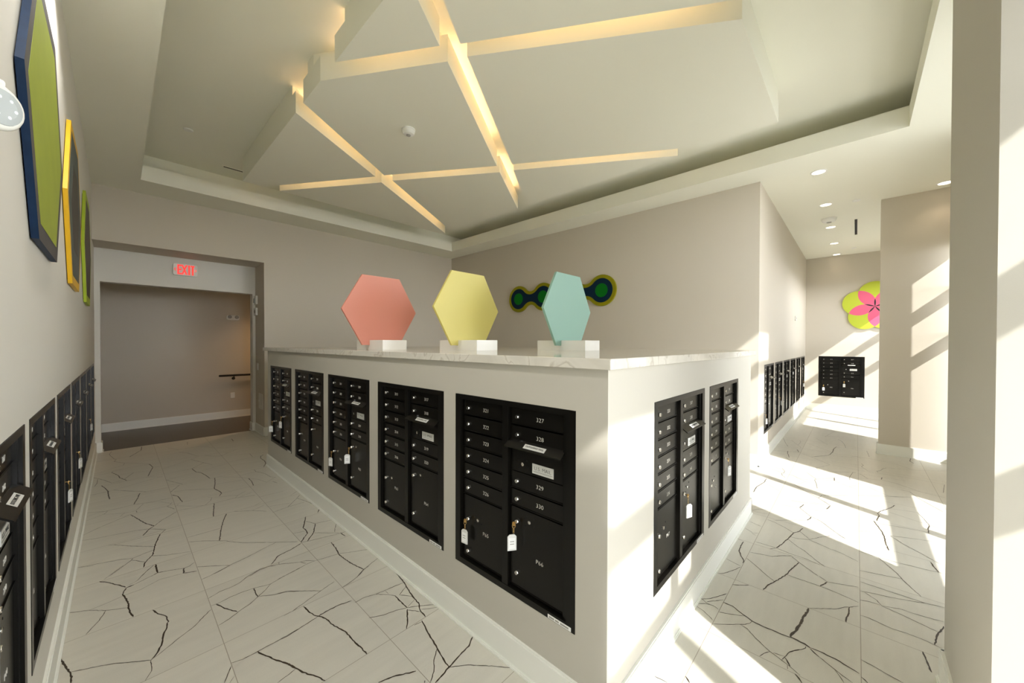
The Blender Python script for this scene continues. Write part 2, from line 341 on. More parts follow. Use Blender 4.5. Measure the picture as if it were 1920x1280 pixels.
# ------------------------------------------------------------------ floor with its crack veins
VEINS = """
T -1499,2145 -1479,2061 -1460,1991 -1453,1949 -1453,1904
M -1457,1991 -1392,1956 -1313,1906 -1283,1879 -1196,1807
M -1196,1807 -1198,1722 -1209,1699 -1221,1674
T -1196,1807 -1171,1846 -1151,1906 -1136,2000 -1125,2027 -1120,2076 -1113,2086 -1120,2153 -1149,2208 -1168,2273
M -1184,1814 -1140,1848 -1078,1895 -1017,1939 -972,1995 -937,2031
T -1247,2281 -1260,2345 -1265,2403 -1262,2446 -1271,2520 -1287,2590 -1282,2624 -1270,2664
T -1388,2881 -1343,2814 -1309,2750 -1273,2676
U -1271,2665 -1253,2669 -1236,2673
M -1236,2673 -1183,2701 -1122,2731
T -1127,2855 -1122,2731
M -1122,2731 -1053,2702 -993,2670 -956,2674
T -996,2674 -1003,2602
M -991,2595 -938,2565
S -1003,2598 -1120,2625 -1205,2576 -1282,2573 -1340,2553 -1420,2538
M -1502,2595 -1420,2538 -1354,2465 -1268,2406
M -1354,2465 -1382,2368 -1423,2280
S -1139,2867 -1192,2779 -1218,2719 -1237,2701
S -1237,2701 -1267,2691
S -1282,3019 -1327,2952 -1369,2889
S -1502,3216 -1419,3164
M -931,2163 -873,2190 -809,2191 -774,2200 -717,2245 -637,2281 -594,2272 -554,2247
M -930,2070 -904,2066 -828,2082 -763,2081 -718,2072 -634,2043 -554,2072 -456,2090
T -718,2072 -722,2020 -722,1961
M -634,2043 -681,1994 -722,1961 -769,1922 -830,1895 -876,1865 -930,1847
T -907,2066 -880,1986 -835,1900
M -715,1962 -647,1909 -578,1879 -534,1833
M -931,2424 -842,2447 -774,2480
M -928,2626 -823,2526
S -617,1669 -578,1688
M -931,1502 -889,1486 -826,1488 -769,1490 -723,1492 -680,1496 -635,1500
T -826,1488 -809,1439 -782,1372 -746,1302 -726,1239
M -726,1239 -761,1228 -808,1218
M -936,1479 -955,1439 -975,1395
S -937,1402 -958,1377
T -773,1360 -749,1305 -726,1242 -711,1193 -677,1128 -655,1071
M -591,2063 -418,2102
M -631,1910 -578,1885 -437,1740
M -344,1771 -437,1740 -505,1714 -614,1673
S -614,1673 -662,1666
M -739,1491 -695,1488 -620,1503 -528,1521
T -528,1521 -470,1528 -413,1528 -344,1510
T -559,1667 -553,1601 -537,1536 -515,1500 -501,1445 -501,1410 -485,1347 -470,1299 -468,1240 -466,1183 -459,1140 -457,1072
T -492,884 -434,864 -342,810
S -174,1843 -152,1761
M -106,1771 -154,1758 -221,1708 -275,1689 -330,1674
M -337,1479 -279,1482 -217,1458 -155,1383 -138,1352
M -217,1458 -113,1444 -43,1433
S -160,1446 -161,1404
T -18,1573 -31,1477 -41,1412 -64,1313 -74,1247 -80,1189 -105,1140 -114,1073
M -51,1387 -120,1346 -75,1282
U -73,1284 -73,1249
T -143,1358 -144,1282 -146,1214
S -77,1243 -146,1214
M -146,1214 -201,1241 -270,1260 -338,1300
M -146,1214 -83,1170 -20,1118
S -99,1146 -61,1111 -20,1087
M -156,1197 -110,1130
T -150,1203 -203,1114 -234,1074
M -192,1065 -149,1057
T -143,1065 -166,981 -180,914 -195,847 -212,771 -222,713
M -197,844 -248,799 -285,746 -331,710
T -21,771 -76,738 -142,729 -222,713 -271,701 -315,693
M -222,713 -152,657 -68,557 -20,493
T -341,737 -349,729
T -1379,5016 -1371,4855 -1362,4702
T -1149,4688 -1174,4503 -1202,4355
S -1499,4972 -1380,4986
S -1270,4901 -1102,4692
M -1502,4413 -1384,4339 -1287,4338 -1199,4352 -1123,4318 -934,4291
S -1123,4318 -1026,4259 -954,4126
S -1498,4301 -1416,4337 -1368,4332 -1390,4264 -1502,4178
S -1405,4266 -1275,4164 -1210,4149 -1190,4158 -1138,4310
S -1294,4091 -1262,4159
M -1190,4143 -1185,4092
T -1228,4073 -1178,3884 -1144,3754 -1096,3633
M -1231,4076 -1319,4006 -1435,3909 -1502,3836
T -1169,3483 -1126,3593 -1096,3633
M -1096,3633 -1043,3727 -985,3793 -935,3858
M -1502,3724 -1429,3691 -1318,3665 -1203,3638 -1126,3593 -1033,3482
S -1329,3454 -1235,3452 -1132,3444 -1073,3428 -938,3432
M -1033,3482 -1071,3414
T -1071,3414 -1098,3285 -1116,3187 -1123,3104 -1136,3039 -1161,2992 -1176,2953 -1186,2886
M -1358,3475 -1329,3454 -1227,3319 -1116,3193
M -1136,3036 -1061,2969 -936,2905
M -1498,3212 -1391,3173 -1292,3134 -1231,3094 -1167,3121 -1120,3130
M -1242,3074 -1173,2964
M -1231,3094 -1247,3056 -1345,2914
S -1197,2758 -1168,2824 -1128,2876
T -1126,2874 -1123,2736
M -1153,2711 -1122,2735 -1053,2702 -995,2671 -965,2677 -936,2707
T -999,2654 -1004,2601 -939,2565
T -927,4386 -889,4290 -882,4193 -876,4090
S -932,4485 -913,4524
M -987,4069 -941,3932
S -987,4069 -959,4105 -945,4150
S -936,3999 -905,4053
S -919,4013 -820,3898 -744,3834
M -934,3878 -825,3849 -737,3836 -644,3831 -514,3833 -347,3765
S -737,3836 -682,3929 -662,4014 -689,4053
S -662,4014 -469,3894
T -669,3824 -704,3613 -722,3485
S -503,3827 -469,3894 -386,3966
S -473,3825 -350,3881
T -578,4169 -573,4087
M -577,3473 -455,3374 -368,3263
S -455,3374 -343,3436
S -417,3481 -345,3539
T -631,3470 -676,3325 -713,3181 -740,3040 -762,2939
M -929,3184 -832,3180 -714,3177
M -931,3092 -851,3027 -762,2939 -715,2889
M -725,2889 -636,2762 -514,2643
M -933,2625 -853,2558 -773,2482
M -891,2433 -773,2482 -653,2517 -532,2567
S -707,2237 -645,2269 -602,2271
S -340,3684 -114,3678
S -343,3371 -163,3302
M -337,3194 -208,3219 -59,3226
M -208,3219 -82,3376 -33,3447
M -82,3376 -44,3244 -21,3118
S -103,3496 -17,3577
T -21,2958 -56,2890
T -159,2884 -193,2800 -243,2683 -240,2630 -247,2565 -296,2501 -331,2449
M -191,2798 -145,2688 -19,2651
T -145,2688 -210,2537 -255,2479 -291,2429
M -212,2532 -137,2448 -68,2375
M -21,2556 -67,2471 -88,2416
M -331,2449 -290,2428 -173,2393 -71,2366 -20,2360
T -61,2372 -56,2292
S -335,2640 -246,2612
M -514,2640 -465,2592 -345,2475
M -532,2567 -466,2588
T -336,2433 -408,2395 -510,2366 -540,2323 -572,2285
M -706,2236 -652,2268 -591,2271 -535,2246 -433,2173 -391,2157 -344,2106
S -525,2280 -534,2245
M -422,2167 -400,2120
M -344,2106 -408,2106 -471,2088 -550,2071
M -344,2106 -269,2091 -195,2076 -129,2035 -21,1974
T -170,2279 -179,2162 -195,2076
T -195,2076 -193,1991 -179,1869 -153,1755
M -20,1814 -103,1779 -153,1755 -213,1713
T -19,1564 -23,1511
M -1365,7034 -1387,6856 -1339,6525 -1317,6472 -1339,6360 -1244,6180 -1159,6074 -1032,5901
T -1032,5901 -1006,5696 -1043,5457 -1065,5303
T -1061,7072 -1074,6831 -1147,6636 -1196,6496
S -1244,6180 -1258,6068 -1478,5869
S -1006,5711 -938,5661
S -1494,6512 -1340,6555
S -1339,6525 -965,6565
M -1264,5864 -1341,5845 -1356,5788
T -1356,5788 -1301,5588 -1289,5463 -1256,5361 -1234,5282
M -1178,5590 -1256,5361 -1352,5302 -1410,5489 -1499,5698
M -1461,5578 -1462,5410 -1477,5296
S -1289,5622 -1047,5560
S -1483,5780 -1356,5788
T -1427,5272 -1397,5142 -1374,4986 -1369,4820 -1361,4693
M -1340,5006 -1104,4690
S -1340,5006 -1181,5072 -949,5181
S -1090,5284 -951,5151
S -1412,5236 -1192,5272
S -1487,4962 -1340,5006
S -1111,4697 -934,4691
S -910,6487 -706,6480 -457,6475 -341,6241 -183,6075
M -560,6940 -582,6721
S -803,6727 -701,6475
M -715,6315 -631,6160 -565,5908 -537,5885
S -929,5511 -641,5760 -539,5868
M -641,5760 -547,5468 -483,5289
M -548,5458 -682,5276
T -682,5276 -663,5081 -629,5021 -603,4874 -584,4696
S -772,5270 -682,5276
S -945,4990 -651,5068 -348,5202
M -930,4982 -817,4687
S -937,4754 -834,4766
M -845,4684 -932,4494
M -911,4485 -800,4443 -606,4279
T -544,4675 -571,4468 -603,4284 -581,4166 -572,4084 -602,4002
S -572,4428 -347,4367
M -487,5876 -431,5741 -339,5656 -238,5779
S -238,5779 -111,5890
S -302,5895 -238,5779
S -339,5656 -37,5501 150,5405
S -335,5068 -19,5015
T -45,6681 -59,6471
M -42,5506 -50,5302
T 81,5310 36,5262 8,5136 16,4978 -2,4855 -57,4711
S -183,6075 45,6024 264,5992
S -517,4692 -345,4497 -285,4380 -216,4264 -171,4096 -54,4203
T -281,4376 -280,4245 -296,4084
M -165,4680 -167,4582 -112,4428 -96,4248 -58,4186
S -340,4551 -175,4590
S -339,4764 -281,4692
M -120,4075 -98,3977
M 407,-23 414,-83
T 505,-133 483,-157
M 1120,-25 1158,-59 1206,-88 1281,-126
M 1128,-23 1105,-60 1107,-95 1097,-125
M 1116,-57 1175,-101 1204,-126
M 1065,-25 1094,-54 1102,-76
M 1037,-21 1022,-64 998,-102 977,-125
S 1409,-133 1432,-168 1474,-211
T 1182,-131 1183,-179 1148,-237 1123,-290 1118,-342 1122,-394 1122,-431 1129,-466 1129,-459
M 1072,-133 1098,-184 1139,-247
M 948,-133 1010,-204 1067,-265 1096,-283 1122,-288
M 1049,-246 1041,-278 991,-332 944,-397 921,-448 905,-482 879,-523
M 875,-364 911,-377 944,-397
M 947,-410 959,-453
T 954,-455 925,-473 908,-482
M 925,-447 954,-455 1004,-468 1034,-485 1061,-506
M 880,-475 905,-472
T 871,-505 846,-525
M 1772,-396 1774,-546 1761,-638 1738,-725
M 1903,-535 1860,-577 1930,-726
T 1860,-577 1776,-546
M 1467,-508 1573,-629 1597,-646 1626,-664 1646,-686 1695,-725
T 1646,-686 1591,-684 1530,-676 1474,-674
U 1469,-510 1427,-509 1349,-493 1265,-486 1187,-471 1133,-459
U 1133,-459 1129,-487 1125,-519 1113,-543
M 1011,-468 1033,-483 1067,-510 1096,-526 1111,-526
T 1113,-543 1118,-582 1113,-624 1109,-655 1095,-691 1083,-726
T 1106,-544 1088,-561 1073,-581
M 1073,-581 1055,-607 1034,-639 1013,-669 996,-703
M 1032,-640 1005,-657 969,-674
T 873,-504 858,-519 836,-533
M 2013,-734 2011,-793 2008,-904 2007,-974 2007,-1022 2029,-1096
M 1886,-733 1911,-790 1934,-864 1980,-972 2007,-1022
M 1888,-754 1840,-807 1795,-827
M 1774,-732 1793,-773 1798,-820
M 1792,-826 1831,-901 1834,-974 1844,-1038 1855,-1073
M 1792,-826 1772,-900 1745,-969 1721,-1037
T 1803,-1067 1767,-1059 1713,-1039 1663,-1027 1611,-1020 1579,-1012
M 1602,-732 1605,-770 1593,-816 1584,-864 1593,-911 1588,-971 1578,-1014 1569,-1038
T 1474,-961 1434,-966 1363,-973 1327,-977
M 1195,-733 1185,-773 1167,-829 1155,-873
T 1065,-733 1043,-754
M 2472,-32 2435,-129
M 2312,-28 2272,-82 2256,-93 2287,-126
S 2249,-86 2230,-125
S 2073,-22 2063,-59
T 2054,-66 1959,-66 1878,-72 1812,-98 1763,-125 1719,-126
M 1702,-25 1685,-75 1671,-124
M 1659,-128 1573,-95 1499,-60 1470,-31
M 1405,-131 1422,-158 1471,-209
M 2626,-137 2605,-194 2560,-265 2498,-335
M 2648,-188 2779,-323 2847,-398
T 2847,-398 2912,-415 2957,-420
T 2641,-386 2562,-372 2497,-340 2408,-326 2342,-316 2256,-300 2122,-270
M 2562,-372 2459,-440
M 2394,-325 2405,-374 2446,-439 2564,-508 2649,-567
M 2446,-439 2414,-516 2379,-581
M 2342,-316 2258,-383 2224,-428 2145,-487 2093,-529 2066,-556
M 2117,-133 2121,-214 2122,-270 2098,-365 2095,-456 2067,-529
M 2068,-236 2122,-270
M 1916,-135 1937,-188 1962,-265 2028,-318 2070,-368
M 2063,-369 2010,-414 1959,-466 1900,-528
T 2001,-415 1874,-388 1775,-371 1706,-352 1625,-324 1560,-300 1479,-285
M 1810,-133 1760,-189 1687,-260 1630,-324
M 1775,-371 1772,-407
M 3460,-484 3381,-534
T 3381,-534 3252,-510
M 2970,-414 2907,-490 2788,-564 2710,-614 2663,-653
S 3346,-388 3379,-521
S 3135,-403 3253,-638
M 2388,-580 2371,-631 2310,-724
S 3684,-733 3681,-828 3681,-935
T 3820,-987 3729,-962 3672,-937
T 3672,-937 3543,-880 3460,-857 3409,-868 3294,-850 3253,-847
S 3682,-940 3746,-1127 3827,-1304
S 3575,-935 3516,-1054 3460,-1174 3432,-1261
M 3746,-1127 3619,-1153 3453,-1175
T 3453,-1175 3366,-1159 3249,-1150
T 3243,-827 3121,-852 2997,-874 2923,-882 2801,-884 2664,-894
M 3200,-850 3247,-1014 3263,-1130 3260,-1171
S 2897,-730 2942,-767 2971,-865 2975,-917
M 2975,-917 3030,-1020 3086,-1161
M 2975,-917 2867,-985 2758,-1077 2665,-1154
T 2657,-1104 2579,-1114 2517,-1127
M 2495,-729 2481,-832 2488,-946 2500,-1054 2517,-1127 2518,-1158
M 2477,-834 2408,-868 2300,-920 2248,-935 2161,-969 2073,-1008
M 2173,-731 2203,-824 2242,-934
S 5224,181 5392,-101 5214,-270 4976,-462
T 5344,12 5199,0 5108,-23 4979,-41
M 5548,-73 5380,-109
M 4964,-7 4705,-116
S 4535,208 4687,-57
M 4396,-29 4266,-77 4166,-74 4151,-59 4080,-70 4000,-110
S 4093,150 4261,97 4371,70
M 4377,71 4289,-71
M 4298,121 4176,-56 4149,-171 4068,-236
S 4068,-236 4009,-291 3963,-381
S 3840,-238 4007,-301
M 4407,-270 4189,-377 4229,-418
M 4189,-377 4142,-367 4007,-390 3838,-408
S 4068,-236 4133,-370 4285,-531
S 4229,-418 4395,-527
T 4395,-527 4263,-534
S 4251,-534 4152,-653
M 5226,-263 5486,-429 5723,-470 6012,-473
S 5214,-270 4966,-468 4681,-346
M 4695,-346 4587,-385
S 4577,-435 4804,-689
T 3816,43 3658,42 3439,77 3361,77 3281,72 3243,78
S 3555,163 3605,72 3589,-22 3473,-120
M 3822,-207 3699,-291 3528,-436 3380,-533
M 3528,-436 3640,-457 3724,-549 3817,-659
M 2742,-2 2828,-57 2851,-127
S 2725,-10 2755,-127
S 3030,-134 3080,-188 3117,-319
S 3251,-224 3295,-348 3342,-455
T 3237,-344 3121,-323
M 3113,-323 2957,-416
S 3113,-323 3127,-383
S 5488,-468 5594,-664 5703,-715 5594,-766
S 5155,-480 5194,-715 5223,-775
S 4984,-487 4965,-609 4931,-727 4963,-940 4965,-1004 4973,-1120 4982,-1261 4958,-1431
M 5317,-764 5229,-781 5144,-763 4986,-819
S 4986,-819 5041,-910
M 4994,-908 5046,-899 5111,-934 5239,-961 5307,-998
S 5307,-998 5423,-1246 5644,-1529
S 5675,-728 5642,-916 5592,-1091 5418,-1241
M 4811,-715 4775,-684 4615,-666 4519,-656 4415,-662
S 4631,-499 4752,-653
S 4771,-721 4793,-944 4827,-1125
S 4553,-721 4612,-813 4668,-929
M 4777,-743 4618,-813
T 4785,-936 4691,-925
M 4671,-932 4639,-1039 4550,-1131 4465,-1216 4419,-1378
T 6079,-1257 5891,-1237 5791,-1264
S 4343,-726 4293,-807 4188,-874 4082,-964 4118,-1025
M 3889,-725 4082,-964 4200,-1124
M 4416,-1027 4402,-1125 4194,-1184 4053,-1247 3922,-1305
S 4160,-654 4231,-715
M 4148,-654 4111,-718
M 4958,-1431 4759,-1403 4598,-1381
M 6207,166 5874,101 5644,42
S 6069,159 6194,-121
S 6141,53 5694,-113
S 6212,-52 6091,-71 5843,-60
M 5542,-80 5389,-113
S 5255,173 5386,-109
S 5510,158 5630,-71
T 6134,-498 5960,-470 5748,-466 5527,-442
M 5506,-443 5255,-289
M 6750,-497 6601,-548 6368,-584 6156,-599
S 6100,-136 5930,-284 5719,-460
S 6583,-228 6189,-396
S 6798,-327 7335,-419
S 6103,-491 6191,-712
S 6886,-323 7024,-565 6995,-962
M 6158,-826 5785,-847
"""
fl = MB(); fl.raw([(-1.7, -1.78, 0), (10.3, -1.78, 0), (10.3, 7.13, 0), (-1.7, 7.13, 0)], [(0, 1, 2, 3)], M_floor)
def vein(pts, w, k):
    # subdivide and roughen, then make a thin ribbon lying on the tile
    P = []
    for i in range(len(pts) - 1):
        a, b = Vector(pts[i]), Vector(pts[i + 1]); L = (b - a).length; n = max(1, int(L / 0.014))
        d = (b - a).normalized() if L > 1e-6 else Vector((1, 0)); nn = Vector((-d.y, d.x))
        for j in range(n):
            q = a.lerp(b, j / n)
            if 0 < j: q = q + nn * random.uniform(-1, 1) * min(0.0022, w * 0.5)
            P.append(q)
    P.append(Vector(pts[-1])); n = len(P); vs = []
    for i, p in enumerate(P):
        t = (P[min(i + 1, n - 1)] - P[max(i - 1, 0)])
        if t.length < 1e-6: t = Vector((1, 0))
        t.normalize(); nn = Vector((-t.y, t.x)); h = w / 2 * random.uniform(0.72, 1.28)
        if i in (0, n - 1): h *= 0.45
        z = 0.0004 + k * 0.000002
        vs += [(p.x + nn.x * h, p.y + nn.y * h, z), (p.x - nn.x * h, p.y - nn.y * h, z)]
    fl.raw(vs, [(2 * i, 2 * i + 1, 2 * i + 3, 2 * i + 2) for i in range(n - 1)], M_vein)
WD = {'S': 0.0022, 'M': 0.0034, 'T': 0.0068, 'U': 0.0110}
for k, ln in enumerate(VEINS.strip().split('\n')):
    t = ln.split(); vein([tuple(int(c) / 1000 for c in q.split(',')) for q in t[1:]], WD[t[0]], k)
struct(fl.build('floor'))
struct(MB().raw([(-3.2, 7.13, -0.001), (4.6, 7.13, -0.001), (4.6, 8.95, -0.001), (-3.2, 8.95, -0.001)], [(0, 1, 2, 3)], M_hall).build('floor_hall'))
struct(MB().raw([(-30, -40, -0.06), (40, -40, -0.06), (40, -1.775, -0.06), (-30, -1.775, -0.06)], [(0, 1, 2, 3)], M_pave).build('floor_outside'))

# ------------------------------------------------------------------ walls
struct(finish(slab(MB(), 'x', XL - 0.16, XL, -1.775, YI, 0, H, hz(left_wall), M_wallw), 'wall_left'))
w = MB(); w.box(0.37, XG, YF, 7.25, 0, H, M_wall); w.box(XL, 0.37, YF, 7.25, 2.885, H, M_wall)
struct(w.build('wall_far'))
struct(finish(slab(MB(), 'y', YI, 7.25, XL - 0.16, 0.37, 0, 2.885, [(-1.465, 0.328, -1, 2.414)], M_wallw), 'wall_recess'))
struct(MB().box(-3.3, 4.7, YH, YH + 0.1, 0, 2.7, M_wall).build('wall_hall'))
w = MB(); w.box(-3.3, -3.2, 7.25, YH, 0, 2.7, M_wall); w.box(4.6, 4.7, 7.25, YH, 0, 2.7, M_wall)
w.box(-3.2, XL - 0.16, 7.1, 7.25, 0, 2.7, M_wall); w.box(XG, 4.6, 7.1, 7.25, 0, 2.7, M_wall)
struct(w.build('wall_hall_ends'))
struct(MB().box(-3.3, 4.7, 7.25, YH + 0.1, 2.6, 2.7, M_ceil).build('ceiling_hall'))
struct(MB().box(XG, XG + 0.15, YC, YF, 0, H, M_wall).build('wall_right'))
struct(finish(slab(MB(), 'y', YC, YC + 0.15, XG + 0.15, XE, 0, H, hz(corridor), M_wall), 'wall_corridor'))
struct(finish(slab(MB(), 'x', XE, XE + 0.16, -1.775, YC + 0.15, 0, H, hz([end_y]), M_wall), 'wall_end'))
struct(MB().box(XP, XP + 0.12, -1.775, -0.945, 0, H, M_wall).build('wall_pier'))
struct(MB().box(0.50, 1.29, -1.775, -1.01, 0, H, M_isl).build('wall_column'))
bays = [(-1.10, 0.46, 0.08, 2.85), (2.00, 4.04, 0.08, 3.51), (5.84, 6.10, 0.08, 2.85), (6.86, XE, 0.08, 2.85)]
struct(finish(slab(MB(), 'y', YW - 0.075, YW + 0.075, XL - 0.16, XE + 0.16, 0, H, bays, M_wallw), 'wall_front'))
struct(MB().box(-1.85, -1.60, -3.25, -1.775, 0, 4.05, M_pave).build('wall_sun_block'))  # unseen wing wall, added to keep sun off the left of the first bay
struct(MB().box(4.6, 16.0, -4.4, -4.2, -0.06, 2.0, M_skyblock).build('wall_sky_block'))  # unseen dark wall, added to cut skylight into the corridor bays
def window(name, b, muls, bars):
    m = MB(); x0, x1, z0, z1 = b; y0, y1 = YW - 0.074, YW + 0.074
    for z in bars: m.box(x0, x1, y0, y1, z, z + 0.055, M_frame)
    for x in muls: m.box(x - 0.025, x + 0.025, y0, y1, z0, z1, M_frame)
    m.box(x0, x1, y0, y1, z0, z0 + 0.02, M_frame)
    struct(m.build(name))
window('window_1', bays[0], [-0.115], [1.67, 2.27])
window('window_2', bays[1], [3.02], [0.59, 2.27, 2.97])
window('window_3', bays[2], [], [1.67, 2.27])
window('window_4', bays[3], [7.88, 8.88], [1.67, 2.27])

# ------------------------------------------------------------------ ceiling with its recessed tray
def ring(mb, X0, X1, Y0, Y1, x0, x1, y0, y1, z0, z1, m):
    mb.box(X0, x0, Y0, Y1, z0, z1, m); mb.box(x1, X1, Y0, Y1, z0, z1, m); mb.box(x0, x1, Y0, y0, z0, z1, m); mb.box(x0, x1, y1, Y1, z0, z1, m)
c = MB()
ring(c, XL - 0.16, XE + 0.16, -1.775, YF + 0.6, -1.09, 3.795, -1.05, 5.90, H, 3.80, M_ceil)
struct(c.build('ceiling'))
c = MB()
ring(c, XL - 0.16, XE + 0.16, -1.775, YF + 0.6, -1.45, 4.24, -1.55, 6.10, 3.80, HT, M_ceil)
struct(c.build('ceiling_cove'))
struct(MB().box(XL - 0.16, XE + 0.16, -1.775, YF + 0.6, HT, HT + 0.05, M_ceil).build('ceiling_tray'))

# ------------------------------------------------------------------ baseboards
def baseboard(name, runs, m=None):
    """runs: (x0,y0,x1,y1,nx,ny) along a wall face, n points into the room"""
    b = MB()
    for x0, y0, x1, y1, nx, ny in runs:
        for t, z0, z1 in ((0.014, 0, 0.135), (0.010, 0.135, 0.143), (0.020, 0, 0.014), (0.024, 0, 0.008)):
            xa, xb = sorted((x0, x1)); ya, yb = sorted((y0, y1))
            if nx: b.box(x0, x0 + nx * t, ya, yb, z0, z1, m or M_trim)
            else: b.box(xa, xb, y0, y0 + ny * t, z0, z1, m or M_trim)
    return struct(b.build(name))
baseboard('baseboard_left', [(XL, -1.62, XL, YI, 1, 0)])
baseboard('baseboard_far', [(0.37, YF, XG, YF, 0, -1), (0.37, YF, 0.37, YI, -1, 0), (0.328, YI, 0.37, YI, 0, -1), (0.328, YI - 0.015, 0.328, 7.25, -1, 0), (XL, YI, -1.465, YI, 0, -1), (-1.465, YI - 0.015, -1.465, 7.25, 1, 0)])
baseboard('baseboard_hall', [(-3.2, YH, 4.6, YH, 0, -1)])
baseboard('baseboard_right', [(XG, YC, XG, YF, -1, 0), (XG - 0.015, YC, XE, YC, 0, -1)])
baseboard('baseboard_end', [(XE, -1.62, XE, YC, -1, 0)])
baseboard('baseboard_pier', [(XP, -1.62, XP, -0.93, -1, 0), (XP - 0.015, -0.945, XP + 0.135, -0.945, 0, 1), (XP + 0.12, -1.62, XP + 0.12, -0.93, 1, 0)])
baseboard('baseboard_column', [(0.50, -1.62, 0.50, -0.995, -1, 0), (0.485, -1.01, 1.305, -1.01, 0, 1), (1.29, -1.62, 1.29, -0.995, 1, 0)])

# ------------------------------------------------------------------ island and its worktop
isl = empty('mailbox_island', (1.3, 2.4, 0))
tag(isl, 'pale painted half-height island wall holding black mailbox banks on two sides', 'island')
def local(o, p): o.location = (-p.location.x, -p.location.y, -p.location.z)
b = MB()
slab(b, 'x', 0, 0.13, 0.13, 4.75, 0, 1.452, hz(isl_left), M_isl)
slab(b, 'y', 0, 0.13, 0, 2.65, 0, 1.452, hz(isl_right), M_isl)
b.box(0.13, 2.65, 4.62, 4.75, 0, 1.452, M_isl); b.box(2.52, 2.65, 0.13, 4.62, 0, 1.452, M_isl)
o = finish(b, 'island_wall'); o.parent = isl; local(o, isl)
b = MB()
for x0, y0, x1, y1, nx, ny in ((0, -0.014, 0, 4.764, -1, 0), (-0.014, 0, 2.664, 0, 0, -1), (2.65, -0.014, 2.65, 4.764, 1, 0), (0, 4.75, 2.65, 4.75, 0, 1)):
    for t, z0, z1 in ((0.014, 0, 0.135), (0.010, 0.135, 0.143), (0.020, 0, 0.014), (0.024, 0, 0.008)):
        if nx: b.box(x0, x0 + nx * t, y0, y1, z0, z1, M_trim)
        else: b.box(x0, x1, y0, y0 + ny * t, z0, z1, M_trim)
o = b.build('base_trim', isl); local(o, isl)
tag(MB().box(-0.022, 2.75, -0.022, 4.89, 1.453, 1.496, M_quartz).build('countertop', bevel=0.003), 'pale grey-veined quartz countertop covering the mailbox island', 'countertop')

# ------------------------------------------------------------------ mailbox bank (front faces local -Y, base at z=0)
def cyl_y(mb, x, z, r, y0, y1, m, n=14): mb.lathe([(r, y0), (r, y1 + 0.002), (r * 0.86, y1)] if y1 < y0 else [(r, y0), (r, y1)], m, n, (x, 0, z), 'y')
U0 = -UW / 2
rowsL = [(0.7180 - ZB + 0.0875 * k, 0.7180 - ZB + 0.0875 * (k + 1)) for k in range(5, -1, -1)]
rowsR = [(1.157, 1.243), (1.070, 1.157), (0.847, 0.935), (0.762, 0.847)]
rowsR = [(a - ZB, b - ZB) for a, b in rowsR]
Lx, Rx = (0.046, 0.361), (0.408, 0.727)
def door_mesh(w, h):
    m = MB(); m.box(0.002, w - 0.002, 0.017, 0.030, 0.0085, h - 0.0010, M_black); m.box(0.002, w - 0.002, 0.0125, 0.017, 0.0085, 0.0105, M_black)
    return m.mesh('door')
def lock_mesh():
    m = MB(); m.lathe([(0.0105, 0.018), (0.0105, 0.009), (0.0085, 0.005)], M_chrome, 14, (0, 0, 0), 'y'); m.box(-0.0012, 0.0012, 0.0045, 0.0055, -0.005, 0.005, M_hole); return m.mesh('lock')
def holes_mesh():
    m = MB(); m.lathe([(0.0085, 0.0175), (0.0085, 0.0150), (0.006, 0.0140)], M_chrome, 12, (0, 0, 0), 'y')
    for dx, dz in ((-0.027, 0.012), (-0.024, -0.022), (0.027, 0.022), (0.030, -0.010)):
        m.lathe([(0.0042, 0.0172), (0.0042, 0.0163)], M_hole, 8, (dx, 0, dz), 'y')
    return m.mesh('pin_plate')
def frame_mesh():
    m = MB(); Ht = ZT - ZB
    m.box(U0, U0 + UW, 0.042, 0.052, 0, Ht, M_blackf)                         # back
    m.box(U0, U0 + 0.040, -0.002, 0.045, 0, Ht, M_blackf); m.box(U0 + UW - 0.046, U0 + UW, -0.002, 0.045, 0, Ht, M_blackf)
    m.box(U0 + 0.040, U0 + UW - 0.046, -0.002, 0.045, Ht - 0.026, Ht, M_blackf); m.box(U0 + 0.040, U0 + UW - 0.046, -0.002, 0.045, 0, 0.030, M_blackf)
    m.box(U0 + Lx[1] + 0.004, U0 + Rx[0] - 0.004, 0.001, 0.045, 0.03, Ht - 0.026, M_blackf)       # centre post
    m.box(U0 + 0.727, U0 + UW - 0.046, 0.008, 0.045, 0.03, Ht - 0.026, M_blackf)
    return m.mesh('frame')
def hood_mesh():
    m = MB(); a = U0 + 0.403; b2 = U0 + 0.735
    pr = [(0.020, 1.094 - ZB), (-0.022, 1.063 - ZB), (-0.025, 1.058 - ZB), (-0.020, 1.0575 - ZB), (0.020, 1.088 - ZB)]
    m.prism(pr, a, b2, M_black, axis='x')
    # label plate lying on the sloping top
    s = (1.094 - 1.063) / 0.042
    def P(x, y): return (x, y, 1.094 - ZB - (0.020 - y) * s + 0.0008)
    x0, x1 = U0 + 0.515, U0 + 0.640
    m.raw([P(x0, 0.004), P(x1, 0.004), P(x1, -0.016), P(x0, -0.016)], [(0, 1, 2, 3)], M_label)
    return m.mesh('mail_slot_hood')
def hood_text():
    me = text_mesh('OUTGOING MAIL', 0.0135, M_ink, 0.0003).copy()
    a = math.atan2(0.031, 0.042)
    me.transform(Matrix.Rotation(-(PI / 2 - a), 4, 'X')); me.transform(Matrix.Translation((U0 + 0.5775, -0.006, 1.094 - ZB - 0.026 * 0.738 + 0.0016)))
    return me
def panel_mesh():
    m = MB(); m.box(U0 + Rx[0] + 0.002, U0 + Rx[1] - 0.002, 0.019, 0.030, 0.938 - ZB, 1.068 - ZB, M_black); return m.mesh('outgoing_panel')
